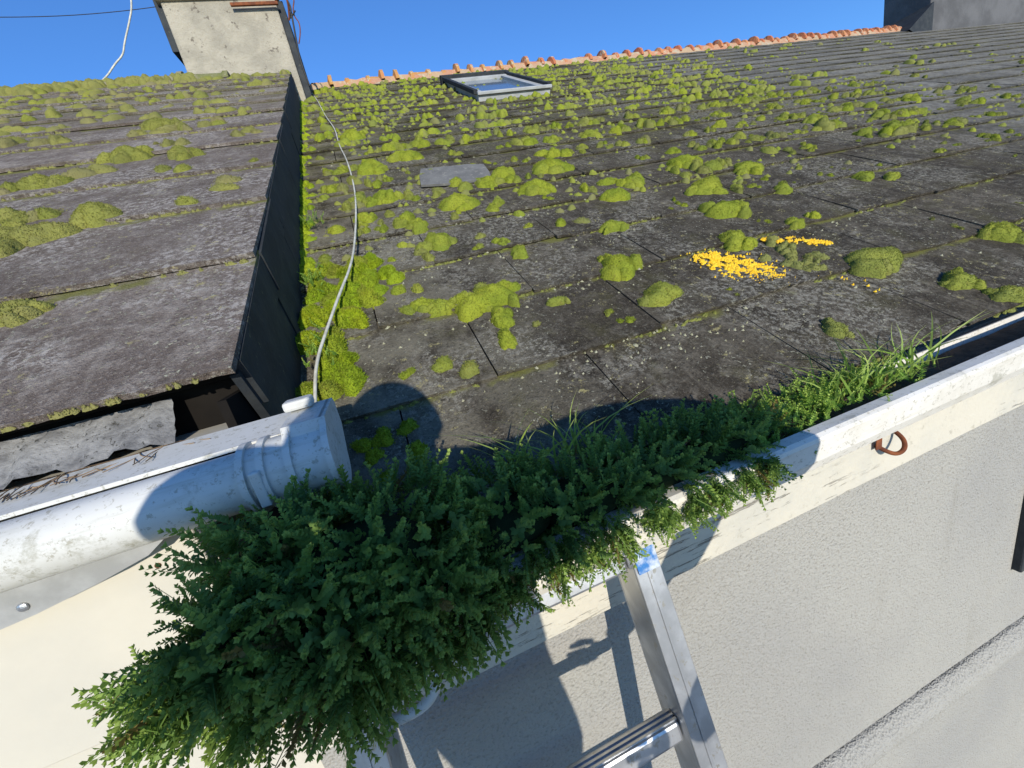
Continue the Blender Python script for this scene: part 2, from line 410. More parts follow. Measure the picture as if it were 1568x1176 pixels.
box('socket_clip',-.172,-.135,.565,.590,-.112,-.098,M_pvcL,gl,.004)
box('collar_lug',-.204,-.192,.474,.482,-.195,-.150,M_pvcL,gl,.002)
V=[];pts=[(-.70,-.195),(-.50,-.203),(-.40,-.213),(-.350,-.222),(-.372,-.236),(-.43,-.250),(-.50,-.262),(-.56,-.268),(-.70,-.270)]
for y in (.548,.556):
    for (x,z) in pts: V.append((x,y,z+ZC))
n=len(pts);F=[tuple(range(n)),tuple(range(2*n-1,n-1,-1))]+[(i,i+n,(i+1)%n+n,(i+1)%n) for i in range(n)]
M_zinc=simple('galvanised_bracket',(.42,.42,.40),(.33,.33,.31),18,.5,.2,.001,80,.4,.35)
mesh_obj('bracket_plate',V,F,M_zinc,gl)
def ball(name,x,y,z,rr,mat,parent,sc3=(1,.5,1)):
    bpy.ops.mesh.primitive_uv_sphere_add(segments=12,ring_count=8,radius=rr,location=(x,y,z+ZC)); s=bpy.context.object; s.name=name; s.scale=sc3; s.data.materials.append(mat); s.parent=parent
ball('screw',-.505,.547,-.247,.006,M_alu,gl); ball('screw_2',-.40,.594,-.275,.004,M_rust,gl)
tube('support_strap',[(-.33,.59,-.20),(-.31,.55,-.235),(-.27,.515,-.235),(-.235,.50,-.222)],.006,M_alu,gl)

V=[];F=[];nx=160;nz=8
for i in range(nx+1):
    x=-2.5+(2.5-.335)*i/nx
    for j in range(nz+1):
        f_=j/nz; V.append((x,.675-.045*f_+.004*math.sin(x*95+f_*3)+.002*math.sin(x*210+f_*20),-.064-.052*f_+.005*math.sin(x*60)*f_+.003*math.sin(x*170)*f_+ZC))
for i in range(nx):
    for j in range(nz): a=i*(nz+1)+j; F.append((a,a+nz+1,a+nz+2,a+1))
mesh_obj('eave_felt',V,F,M_felt,houseL,smooth=True)
box('eave_back_cavity_dark',-7,-.26,.70,.72,-.25,-.06,M_black,houseL)  # black panel standing in for the shade under the eave
box('eave_side_cavity_dark',-.262,-.25,.62,.95,-.33,-.08,M_black,houseL)  # side panel coloured black to stand for the dark eave cavity
box('eave_sill',-7,-.262,.609,.70,-.150,-.126,M_wallL,houseL)
for k in range(34):
    x=-.54+.22*random.random(); pts=[]
    p=np.array([x,.635,-.122]); d=np.array([random.uniform(-1,1),-.6-random.random(),random.uniform(-.1,.5)])
    for q in range(6):
        pts.append(tuple(p)); d=d+np.array([random.uniform(-.5,.5),random.uniform(-.3,.3),-.14]); p=p+d/np.linalg.norm(d)*.016
        p[2]=max(p[2],-.120)
    tube('root',pts,.0006,M_root,houseL,1)

# ------------------------------------------------------------ chimneys
def chimney(name,x0,x1,y0,y1,z0,z1,zc,mat,mat2):
    e=empty(name)
    box('stack',x0,x1,y0,y1,z0,z1,mat,e,.012)
    box('cap_slab',x0-.07,x1+.07,y0-.07,y1+.07,z1,z1+.09,mat,e,.015)
    box('ledge_moulding',x0-.035,x1+.035,y0-.035,y1+.035,zc,zc+.045,mat,e,.01)
    for k in range(2):
        bpy.ops.mesh.primitive_cylinder_add(radius=.12,depth=.4,location=((x0+x1)/2+(k-.5)*.45,(y0+y1)/2,z1+.28+ZC)); c=bpy.context.object; c.name='flue_pot'; c.data.materials.append(M_orange); c.parent=e
    return e
ch=chimney('chimney',-1.10,-.17,4.72,5.35,1.6,3.7,2.90,M_conc,M_dark)
box('side_dark_slab',-.168,-.11,4.74,5.33,1.9,2.89,M_dark,ch,.004)  # dark slab along the right side of the stack
box('left_dark_slab',-1.16,-1.102,4.76,5.33,2.55,3.69,M_dark,ch,.004)  # dark slab along the upper left side of the stack
box('rusty_strap',-.55,-.15,4.66,4.683,2.82,2.845,M_rust,ch,.003)
tube('antenna_bracket',[(-.12,4.7,2.95),(-.09,4.62,2.90),(-.05,4.60,2.8),(-.1,4.68,2.7)],.008,M_rust,ch)
tube('antenna_wire',[(-.14,4.70,3.1),(-.04,4.62,2.86),(-.09,4.66,2.55),(-.12,4.71,2.35),(-.10,4.72,2.18)],.008,M_blackw,ch)
tube('antenna_wire_2',[(-.18,4.66,3.0),(-.01,4.60,2.80),(-.12,4.66,2.66),(-.02,4.62,2.74)],.006,M_blackw,ch)
tube('antenna_wire_3',[(-.10,4.66,3.0),(.03,4.60,2.86),(-.06,4.66,2.74),(.0,4.62,2.62),(-.08,4.66,2.5)],.005,M_rust,ch)
ch2=chimney('chimney.001',11.9,15.2,6.1,6.9,1.8,4.6,4.0,M_conc2,M_dark)
V=[(11.2,6.05,2.86+ZC),(11.9,6.05,3.30+ZC),(11.9,6.9,3.30+ZC),(11.2,6.9,2.86+ZC),(11.9,6.05,2.6+ZC),(11.9,6.9,2.6+ZC)]
mesh_obj('flashing_skirt',V,[(0,1,2,3),(0,4,1),(3,2,5)],M_dark,ch2)

# ------------------------------------------------------------ skylight
sk=empty('skylight')
def lbox(name,u0,u1,v0,v1,n0,n1,mat,bev=.003):
    V,F=boxVF(u0,u1,v0,v1,n0,n1); o=mesh_obj(name,V,F,mat,None,matrix=MR); o.parent=sk
    if bev: b=o.modifiers.new('b','BEVEL'); b.width=bev; b.segments=2
lbox('frame_bottom',1.30,2.02,4.10,4.20,-.01,.065,M_frame)
lbox('frame_top',1.30,2.02,5.22,5.32,-.01,.075,M_frame)
lbox('frame_left',1.30,1.38,4.20,5.22,-.01,.07,M_frame)
lbox('frame_right',1.94,2.02,4.20,5.22,-.01,.07,M_frame)
lbox('sash_top_hood',1.26,2.06,5.28,5.36,.0,.105,M_dark)
lbox('sash_left',1.27,1.31,4.14,5.30,.06,.095,M_dark)
lbox('sash_right',2.01,2.05,4.14,5.30,.06,.095,M_dark)
lbox('pane',1.38,1.94,4.20,5.22,.03,.045,M_glass,0)
lbox('sash_bottom',1.29,2.03,4.08,4.115,.062,.085,M_frame)

# ------------------------------------------------------------ cables
tube('roof_cable',[R(u,v,n) for u,v,n in ((-.12,5.5,.05),(-.08,5.21,.03),(-.05,4.4,.045),(-.03,4.0,.03),(.01,3.4,.045),(.0,2.98,.03),(.02,2.5,.045),(.012,2.04,.03),(-.015,1.65,.045),(-.05,1.32,.055),(-.075,1.15,.068),(-.11,1.02,.072),(-.15,.86,.072),(-.18,.74,.070),(-.19,.64,.055),(-.2,.5,.03))],.0036,M_rope)
tube('aerial_rope',[(-1.78,4.62,2.27),(-1.70,4.66,2.34),(-1.60,4.68,2.45),(-1.52,4.7,2.52),(-1.48,4.7,2.60),(-1.38,4.7,2.75),(-1.29,4.7,2.9),(-1.2,4.72,3.3)],.0065,M_rope)
tube('overhead_wire',[(-7,7,4.6),(-4,7,4.15),(-1.0,7,4.25),(0,7,4.6)],.004,M_blackw)

V=[];F=[]
outl=[(-.17,-.11),(-.06,-.125),(.08,-.12),(.165,-.125),(.17,-.02),(.16,.10),(.07,.125),(-.05,.12),(-.16,.125),(-.172,.02)]
for z in (0,.010):
    for (x,y) in outl: V.append((x,y,z))
n=len(outl);F=[tuple(range(n-1,-1,-1)),tuple(range(n,2*n))]+[(i,(i+1)%n,(i+1)%n+n,i+n) for i in range(n)]
mesh_obj('loose_slate',V,F,M_slab,None,matrix=MR@Matrix.Translation((.49,2.03,.024))@Matrix.Rotation(math.radians(-10),4,'Z')@Matrix.Rotation(math.radians(2),4,'X'))

# ------------------------------------------------------------ moss
class Acc:
    def __init__(s): s.V=[];s.F=[];s.T=[];s.n=0;s.BV=[];s.BT=[]
    def dome(s,cu,cv,ru,rv,h,r,nr=7,ns=16,tone=0.,base=.012,blades=0,bl=.005,rot=None):
        ph=r.uniform(0,6.28,8); rot=r.uniform(0,3.14) if rot is None else rot
        th=np.linspace(0,2*np.pi,ns,endpoint=False)
        out=1+.16*np.sin(2*th+ph[0])+.10*np.sin(3*th+ph[1])+.07*np.sin(5*th+ph[2])+.04*np.sin(8*th+ph[7])
        rr=np.linspace(0,1,nr+1)[1:]
        Rg,Tg=np.meshgrid(rr,th,indexing='ij')
        X=Rg*np.cos(Tg)*out*ru;Yv=Rg*np.sin(Tg)*out*rv
        Zp=(1-Rg**2.2)**.55
        k=1/max(.012,min(ru,rv)*.45)
        def nz(x,y): return .5*(np.sin(x*k*1.3+ph[3])*np.sin(y*k*1.5+ph[4])+.5*np.sin(x*k*3.1+y*k*1.2+ph[5])*np.sin(y*k*2.9-x*k+ph[6]))
        Zz=(Zp*(1+.28*nz(X,Yv)))*h-.004
        c,sn=np.cos(rot),np.sin(rot)
        x=np.concatenate([[0],X.ravel()]);y=np.concatenate([[0],Yv.ravel()]);z=np.concatenate([[h],Zz.ravel()])
        U=cu+x*c-y*sn;W=cv+x*sn+y*c
        Vv=np.stack([U,W,z+base],1)
        b=s.n
        s.F+=[(b,b+1+j,b+1+(j+1)%ns) for j in range(ns)]
        for i in range(nr-1):
            for j in range(ns):
                a=b+1+i*ns+j;d=b+1+i*ns+(j+1)%ns
                s.F.append((a,a+ns,d+ns,d))
        s.V.append(Vv); s.T.append(np.full(len(Vv),tone)); s.n+=len(Vv)
        if blades:
            nb=int(blades); q=np.sqrt(r.uniform(0,1,nb));t=r.uniform(0,2*np.pi,nb)
            o2=1+.16*np.sin(2*t+ph[0])+.10*np.sin(3*t+ph[1])+.07*np.sin(5*t+ph[2])+.04*np.sin(8*t+ph[7])
            bx=q*np.cos(t)*o2*ru;by=q*np.sin(t)*o2*rv
            bz=((1-q**2.2)**.55*(1+.28*nz(bx,by)))*h-.004
            nrm=np.stack([bx/ru**2*h*q**2,by/rv**2*h*q**2,np.full(nb,.8)],1)+r.normal(0,.28,(nb,3)); nrm/=np.linalg.norm(nrm,axis=1)[:,None]
            side=np.cross(nrm,r.normal(0,1,(nb,3))); side/=np.linalg.norm(side,axis=1)[:,None]
            L=bl*r.uniform(.5,1.2,nb)[:,None]; w=.0011
            Pb=np.stack([bx,by,bz],1)
            tri=np.stack([Pb-side*w,Pb+side*w,Pb+nrm*L],1).reshape(-1,3)
            U=cu+tri[:,0]*c-tri[:,1]*sn;W=cv+tri[:,0]*sn+tri[:,1]*c
            s.BV.append(np.stack([U,W,tri[:,2]+base],1)); s.BT.append(np.repeat(np.clip(tone+r.uniform(-.25,.3,nb),0,1),3))
    def build(s,name,mat,M,warp=False):
        V=np.concatenate(s.V); T=np.concatenate(s.T)
        F=list(s.F)
        if s.BV:
            B=np.concatenate(s.BV); nb=len(B)//3; base=len(V)
            F+= [tuple(x) for x in (np.arange(nb*3).reshape(-1,3)+base).tolist()]
            V=np.concatenate([V,B]); T=np.concatenate([T,np.concatenate(s.BT)])
        if warp: V[:,1]=warpv(V[:,0],V[:,1])
        o=mesh_obj(name,V,F,mat,None,smooth=True,matrix=M)
        ca=o.data.color_attributes.new('tone','FLOAT_COLOR','POINT')
        C=np.zeros((len(V),4),dtype=np.float32);C[:,0]=T;C[:,3]=1
        ca.data.foreach_set('color',C.ravel()); return o
def cluster(A,u,v,ru,rv,r,nl=5,h=.02,tone=0.,bl=1,big=True):
    if big: A.dome(u,v,ru*.9,rv*.9,h,r,9,24,tone,blades=bl*ru*rv*2.6e5,bl=.004,rot=0)
    for k in range(nl):
        a=r.uniform(0,6.28);q=r.uniform(.5,.95)
        s=r.uniform(.3,.55)
        A.dome(u+math.cos(a)*ru*q,v+math.sin(a)*rv*q,ru*s,rv*s,h*r.uniform(.6,.9),r,6,14,min(1,max(0,tone+r.uniform(-.1,.2))),blades=bl*ru*rv*s*s*3.2e5,bl=.004)
A=Acc(); r=np.random.default_rng(11)
near=[(.27,.90,.085,.06,0),(.21,.88,.055,.05,0),(.27,.80,.035,.05,0),(.25,.71,.028,.045,0),(.14,.92,.05,.03,.1),(.70,.90,.062,.062,0),(.71,.71,.068,.052,.3),(1.41,.60,.09,.07,.4),(1.14,.89,.060,.052,.1),
(.99,.41,.030,.034,.5),(1.31,1.10,.085,.065,.05),(1.49,.43,.055,.045,.3),(1.52,.33,.055,.04,.4),(1.95,.56,.065,.055,.2),(.77,1.67,.085,.065,0),(.40,1.65,.09,.07,.05),
(.12,1.86,.065,.065,0),(.01,1.68,.04,.04,0),(.23,1.32,.065,.06,.1),(.19,1.50,.04,.055,.1),(.46,1.13,.034,.04,.1),(.44,1.22,.028,.024,.1),(.44,.81,.030,.020,.3),(1.03,1.43,.06,.055,0),(1.18,1.54,.05,.05,0),
(1.10,1.60,.05,.03,0),(.85,1.17,.058,.036,.1),(1.43,1.34,.095,.065,.1),(1.44,.91,.030,.035,.1),(1.55,.92,.025,.024,0),(1.69,1.18,.04,.034,.1),(2.13,1.14,.055,.034,.1),(2.22,1.08,.045,.03,.2),(1.79,1.46,.075,.055,.1),
(1.59,1.66,.095,.065,0),(.97,1.91,.11,.08,0),(.71,1.94,.065,.06,0),(.60,1.85,.065,.055,0),(.12,2.38,.085,.075,0),(.33,2.51,.095,.065,0),(.10,3.22,.08,.08,0),(.09,.95,.04,.03,0),(2.93,2.02,.08,.055,.2),(3.15,1.67,.07,.05,.2)]
for (u,v,a,b,t) in near: cluster(A,u,v,a,b,r,4 if a>.035 else 2,.014+.46*min(a,b),t)
for k in range(26):
    A.dome(1.22+r.normal(0,.04),.73+r.normal(0,.055),.018*r.uniform(.6,1.4),.016*r.uniform(.6,1.4),.020,r,6,12,.7,blades=60)
for i in range(NR):
    v0=VR0+i*ROWR
    umax=3.6 if i>3 else 4.5
    dens=.55+ .45*min(1,max(0,(i-2)/5))
    u=-.2
    while u<9:
        if u>umax+1.6*r.uniform() : dd=.13
        elif i<3: dd=.20 if i>0 else .05
        else: dd=dens
        u+=r.uniform(.04,.11)*(1+.6*(u>4))
        clump=.5+.5*math.sin(u*2.1+i*.9)*math.sin(i*.7+u*.6)
        if r.uniform()<dd*(.45+.70*clump)+.06*(i>5):
            s=r.uniform(.014,.05)*(1 if i>3 else .6)
            for k in range(r.integers(1,5)):
                A.dome(u+r.normal(0,s*.9),v0+.03+abs(r.normal(0,.06)),s*r.uniform(.5,1.2),s*r.uniform(.45,1.0),s*r.uniform(.55,.95),r,5,11,float(np.clip(r.normal(.15+.06*u,.28),0,1)),base=.016,blades=(320 if i<9 else 0)*s/.04)
for k in range(2600):
    v=1.3+4.7*r.uniform(); u=-.2+5.0*r.uniform()**1.2
    if math.sin(u*3.1+v*2)*math.sin(v*2.3-u)+r.uniform(-.7,.9)<0: continue
    s=r.uniform(.008,.024)
    A.dome(u,v,s,s*.8,s*.7,r,3,7,float(r.uniform(.1,1)),base=.014)
for i in range(0,6):
    for k in range(150):
        u=r.uniform(-.2,2.6)
        if math.sin(u*9+i*2)+r.uniform(-.6,.6)<.1: continue
        A.dome(u,VR0+i*ROWR-.004+r.normal(0,.003),r.uniform(.004,.012),r.uniform(.003,.006),.006,r,3,8,.6,base=.010,blades=8,rot=0)
A.build('roof_moss',M_moss,MR,True)
A=Acc()
for k in range(54):
    v=r.uniform(.66,1.30); um=-.03 if v>1.02 else -.08
    if v>1.15: um=.04
    A.dome(r.uniform(-.238,um),v,r.uniform(.016,.042),r.uniform(.016,.042),r.uniform(.02,.05),r,7,16,float(np.clip(r.normal(.12,.22),0,.8)),blades=1000,bl=.007)
for k in range(150):
    v=1.25+4*r.uniform()**1.3
    A.dome(-.235+abs(r.normal(0,.022)),v,r.uniform(.008,.025),r.uniform(.015,.04),.018,r,5,10,.1,blades=120 if v<3 else 0)
for k in range(14):
    A.dome(r.uniform(-.12,.05),r.uniform(1.08,1.27),.03,.025,.026,r,6,14,.1,blades=500)
for k in range(8):
    A.dome(r.uniform(-.14,-.02),r.uniform(.42,.56),.02,.02,.014,r,6,12,.2,blades=300)
A.build('valley_moss',M_mossV,MR)
A=Acc()
for (u,v,a,b,t) in [(-.63,1.33,.06,.055,.15),(-.80,1.38,.03,.04,.2),(-.60,.84,.04,.03,.3),(-.72,1.24,.07,.045,.3),(-.78,1.19,.05,.05,.3),(-.91,1.75,.07,.05,.1),(-.74,2.03,.08,.06,.1),(-.55,1.95,.05,.05,.1),(-.79,1.27,.05,.04,.3),(-.77,2.65,.09,.06,.1)]:
    cluster(A,u,v,a,b,r,6,.014+.40*min(a,b),t)
for i in range(2,NL):
    u=-7
    while u<-.3:
        u+=r.uniform(.04,.12)
        if r.uniform()<min(.95,.08+.13*i)*(1 if u<-.5 or i>8 else .35):
            s=r.uniform(.014,.055)
            for k in range(r.integers(1,4)):
                A.dome(min(u+r.normal(0,s),-.27),VL0+i*ROWL+.03+abs(r.normal(0,.10)),s*r.uniform(.6,1.4),s*r.uniform(.5,.9),s*r.uniform(.45,.75),r,5,11,float(np.clip(r.normal(.35,.3),0,1)),base=.014,blades=200 if i<6 else 0)
for i in range(1,7):
    for k in range(170):
        u=r.uniform(-1.8,-.24)
        if math.sin(u*7+i*2)+r.uniform(-.8,.8)<-.2: continue
        A.dome(u,VL0+i*ROWL-.004,r.uniform(.005,.014),r.uniform(.003,.008),.008,r,3,8,.5,base=.008,blades=6,rot=0)
for k in range(60):
    u=r.uniform(-1.2,-.26)
    A.dome(u,VL0+.004,r.uniform(.003,.008),r.uniform(.003,.006),.005,r,3,8,.6,base=.014,blades=5,rot=0)
for k in range(300):
    A.dome(r.uniform(-6,-1.0),VLT-.1+r.normal(0,.09),r.uniform(.03,.07),r.uniform(.03,.06),.05,r,4,9,.4,base=.014)
A.build('roof_moss.001',M_mossL,ML)
A=Acc()
def flakes(A,n,p0,p1,w,rmin,rmax,hole=0):
    for k in range(n):
        t=r.uniform(0,1); a_=r.uniform(-1,1); wd=w*(.5+.5*math.sin(t*math.pi))*(1+.3*math.sin(t*17))
        u=p0[0]+(p1[0]-p0[0])*t+a_*wd*1.5; v=p0[1]+(p1[1]-p0[1])*t+r.uniform(-wd,wd)
        if math.sin(u*95)*math.sin(v*80+1)>.45: continue
        A.dome(u,v,r.uniform(rmin,rmax),r.uniform(rmin,rmax),.0022,r,2,9,0,base=.0195)
flakes(A,700,(.99,.85),(1.08,.66),.046,.0025,.008)
flakes(A,80,(.97,.88),(1.12,.63),.065,.0015,.004)
flakes(A,220,(1.25,.86),(1.41,.75),.020,.002,.007)
flakes(A,16,(1.2,.6),(1.3,.5),.03,.002,.005)
A.build('yellow_lichen_patch',M_lichY,MR)
A=Acc()
for k in range(420):
    c=[(.2,.8),(.55,.55),(.75,.48),(.9,1.0),(.55,1.3),(.4,.6),(1.5,.8),(.15,1.2)][k%8]
    A.dome(c[0]+r.normal(0,.14),c[1]+r.normal(0,.11),r.uniform(.0015,.006),r.uniform(.0015,.005),.0015,r,2,8,0,base=.0150)
for k in range(200):
    A.dome(r.uniform(-.15,3),r.uniform(.4,3),r.uniform(.002,.010),r.uniform(.002,.008),.0015,r,2,8,0,base=.0150)
A.build('pale_lichen_patch',M_lichW,MR)

# ------------------------------------------------------------ gutter plant
def sprig_template(r,nn=9,L=.050,leafL=.0112):
    V=[];Q=[];C=[]
    bend=r.uniform(-.5,.5,2)
    def P(t): return np.array([bend[0]*L*t*t,bend[1]*L*t*t,L*t])
    for i in range(nn):
        t=(i+1)/nn; c=P(t); k=3 if i<nn-1 else 5
        for j in range(k):
            a=i*2.4+j*2*np.pi/k+r.uniform(-.3,.3)
            ll=leafL*(1.15-.55*t)*r.uniform(.8,1.2); w=ll*.30
            el=(.30+.7*t)+r.uniform(-.15,.15)
            d=np.array([math.cos(a)*math.cos(el),math.sin(a)*math.cos(el),math.sin(el)])
            s=np.array([-math.sin(a),math.cos(a),0]); up=np.cross(d,s)
            b=len(V)
            V+= [c,c+d*ll*.6+s*w+up*w*.35,c+d*ll,c+d*ll*.6-s*w+up*w*.35]; Q.append((b,b+1,b+2,b+3))
            tip=max(0,(t-.55)/.45); C+=[(0,tip*.6),(0,tip),(0,tip),(0,tip)]
    b=len(V); s=np.array([.0008,0,0])
    V+=[P(0)-s,P(0)+s,P(1)+s*.5,P(1)-s*.5]; Q.append((b,b+1,b+2,b+3)); C+=[(0,0)]*4
    return np.array(V),np.array(Q),np.array(C)
r=np.random.default_rng(21)
temps=[sprig_template(r,r.integers(8,12)) for _ in range(12)]
class Spr:
    def __init__(s): s.V=[];s.Q=[];s.C=[];s.n=0
    def add(s,pos,dirs,scale,tone,brown=.02):
        for k in range(len(pos)):
            V,Q,C=temps[r.integers(len(temps))]
            z=dirs[k]/np.linalg.norm(dirs[k]); a=r.normal(0,1,3); x=np.cross(z,a);x/=np.linalg.norm(x);y=np.cross(z,x)
            W=(V[:,0:1]*x+V[:,1:2]*y+V[:,2:3]*z)*scale[k]+pos[k]
            s.V.append(W);s.Q.append(Q+s.n);cc=np.zeros((len(V),4),dtype=np.float32);cc[:,0]=tone[k];cc[:,1]=C[:,1];cc[:,2]=.8 if r.uniform()<brown else 0;cc[:,3]=1;s.C.append(cc);s.n+=len(V)
    def build(s,name,mat):
        o=mesh_obj(name,np.concatenate(s.V),np.concatenate(s.Q),mat,None)
        ca=o.data.color_attributes.new('leaf','FLOAT_COLOR','POINT'); ca.data.foreach_set('color',np.concatenate(s.C).ravel()); return o
S=Spr()
ell=[((-.12,.44,-.295),(.125,.090,.080),820),((-.155,.385,-.335),(.095,.050,.062),700),((-.06,.415,-.35),(.10,.055,.055),480),
     ((-.235,.395,-.29),(.055,.045,.045),220),((.06,.46,-.325),(.11,.068,.050),400),((.19,.465,-.335),(.11,.066,.042),350),((.32,.470,-.34),(.11,.062,.040),300),((.44,.470,-.35),(.085,.054,.034),200),((.54,.49,-.355),(.08,.045,.026),130),((-.20,.47,-.25),(.07,.05,.045),200)]
cores=[]
for (c,ra,n) in ell:
    q=r.normal(0,1,(n,3)); q/=np.linalg.norm(q,axis=1)[:,None]
    c=np.array(c);ra=np.array(ra)
    lump=1+.16*np.sin(q[:,0]*7+c[0]*30)+.14*np.sin(q[:,2]*9+q[:,1]*5)
    pos=c+q*ra*(.70+.28*r.uniform(0,1,n)**.5)[:,None]*lump[:,None]
    nrm=q/ra; nrm/=np.linalg.norm(nrm,axis=1)[:,None]
    cl=np.stack([np.sin(pos[:,0]*60+pos[:,2]*35),np.sin(pos[:,1]*50+pos[:,0]*30),np.sin(pos[:,2]*60+1)],1)*.35
    d=nrm*1.0+np.array([.0,-.15,-.30])+r.normal(0,.22,(n,3))+cl
    up=pos[:,2]>c[2]+.2*ra[2]; d[up]+=np.array([0,0,.45])
    keep=(pos[:,2]>-.47)
    pos=pos[keep];d=d[keep]; pos[:,2]+=ZC
    S.add(pos,d,r.uniform(.5,1.05,len(pos)),r.uniform(0,1,len(pos)))
    cores.append((c,ra*.70))
# sprays falling over the gutter lip, in uneven bunches
n=420; ctr=np.array([-.04,.02,.05,.11,.16,.20,.27,.33,.37,.43,.47]); b_=ctr[r.integers(0,len(ctr),n)]
x=b_+r.normal(0,.012,n); lowr=np.where((b_*37)%.7>.3,.055,.03)
pos=np.stack([x,.398+r.normal(0,.008,n),-.346-lowr*r.uniform(0,1,n)**1.6*(1.0-x)+ZC],1)
S.add(pos,np.stack([r.normal(0,.45,n),-.4+r.normal(0,.25,n),-.85+r.normal(0,.4,n)],1),r.uniform(.35,.75,n),r.uniform(.3,1,n),.06)
n=210; t=r.uniform(0,1,n); pos=np.stack([-.25-.065*t+r.normal(0,.012,n),.385+r.normal(0,.015,n),-.30-.05*r.uniform(0,1,n)+.02*t+ZC],1)
S.add(pos,np.stack([-.7+r.normal(0,.4,n),-.2+r.normal(0,.4,n),-.2+r.normal(0,.45,n)],1),r.uniform(.5,.85,n),r.uniform(.6,1,n),.06)
pl=S.build('gutter_plant',M_leaf)
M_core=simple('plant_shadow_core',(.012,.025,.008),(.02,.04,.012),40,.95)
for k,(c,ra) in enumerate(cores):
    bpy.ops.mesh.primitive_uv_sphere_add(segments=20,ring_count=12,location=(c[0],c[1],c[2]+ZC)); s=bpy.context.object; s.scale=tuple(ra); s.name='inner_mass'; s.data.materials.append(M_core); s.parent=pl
S=Spr()
n=330; x=.50+.42*r.uniform(0,1,n)**1.1; pos=np.stack([x,.505+r.normal(0,.030,n),-.375+r.uniform(0,.02,n)+ZC],1)
S.add(pos,np.stack([r.normal(0,.5,n),-.1+r.normal(0,.4,n),.9+r.normal(0,.3,n)],1),r.uniform(.4,.95,n)*(1-.5*(x-.5)),r.uniform(0,1,n))
n=70; pos=[];dd=[]
for k in range(n):
    p=R(-.21+abs(r.normal(0,.03)),[.82,1.2,1.7][k%3]+r.normal(0,.05),.04); pos.append((p[0],p[1],p[2]+ZC)); dd.append((r.normal(0,.4),-.4+r.normal(0,.3),.8))
S.add(np.array(pos),np.array(dd),r.uniform(.35,.6,n),r.uniform(0,1,n))
S.build('gutter_weeds',M_herb)
def grass(name,x0,x1,y,z,n,h,seed):
    r=np.random.default_rng(seed);V=[];F=[];C=[]
    for k in range(n):
        p=np.array([r.uniform(x0,x1),y+r.normal(0,.012),z+ZC]); d=np.array([r.normal(0,.40),r.normal(0,.3),1.0]); L=h*r.uniform(.5,1.1)
        s=np.cross(d,r.normal(0,1,3)); s/=np.linalg.norm(s); w=.0020; b=len(V); seg=5; cv=np.array([r.normal(0,.5),r.normal(0,.4),-.30])
        tn=r.uniform()
        for i in range(seg+1):
            t=i/seg; q=p+(d*t+cv*t*t)*L; ww=w*(1-t**2)+.0001; V+=[q-s*ww,q+s*ww]; C+=[(tn,max(0,t-.5)*1.5,0,1)]*2
        for i in range(seg): F.append((b+2*i,b+2*i+1,b+2*i+3,b+2*i+2))
    o=mesh_obj(name,V,F,M_grass); ca=o.data.color_attributes.new('leaf','FLOAT_COLOR','POINT'); ca.data.foreach_set('color',np.array(C,dtype=np.float32).ravel())
grass('grass_tuft',.70,1.04,.49,-.375,80,.145,1)
grass('grass_tuft',.10,.26,.52,-.30,44,.125,2)
grass('grass_tuft',-.03,.05,.56,-.31,8,.08,3)

# ------------------------------------------------------------ ladder
ld=empty('ladder')
a=math.radians(19.5); ytop,ztop=.45,-.435; Lh=(4.0-.435)/math.cos(a)
MLd=Matrix.Translation((0,ytop,ztop+ZC))@Matrix.Rotation(-a,4,'X')
def lb(name,x0,x1,y0,y1,z0,z1,mat,bev=.002):
    V,F=boxVF(x0,x1,y0,y1,z0,z1); o=mesh_obj(name,V,F,mat,None,matrix=MLd); o.parent=ld
    if bev: b=o.modifiers.new('b','BEVEL'); b.width=bev; b.segments=2
for sx,x0 in ((1,.240),(-1,-.165)):
    xi,xo=x0,x0+sx*.044
    lb('rail_web',min(xi,xi+sx*.004),max(xi,xi+sx*.004),.004,.075,-Lh,0,M_alu,.001)
    lb('rail_flange_front',min(xi,xo),max(xi,xo),-.001,.0035,-Lh,0,M_alu,.001)
    lb('rail_groove',min(xi,xo)+.018,min(xi,xo)+.024,-.003,-.0012,-Lh,0,M_alu,.0005)
    lb('rail_flange_back',min(xi,xo),max(xi,xo),.0755,.080,-Lh,0,M_alu,.001)
    lb('rail_cap',min(xi,xo)-.002,max(xi,xo)+.002,-.004,.082,0,.010,M_frame,.003)
    lb('rail_lip',min(xo,xo-sx*.003),max(xo,xo-sx*.003),.004,.014,-Lh,0,M_alu,.0005)
z=-.02
while z>-Lh+.1:
    lb('rung',-.161,.239,.020,.054,z-.032,z,M_alu,.005)
    for q in range(3): lb('rung_rib',-.160,.2385,.024+q*.009,.028+q*.009,z,z+.0025,M_alu,0)
    z-=.272
lb('blue_label',.243,.281,-.0052,-.0032,-.050,-.012,M_blue,0)

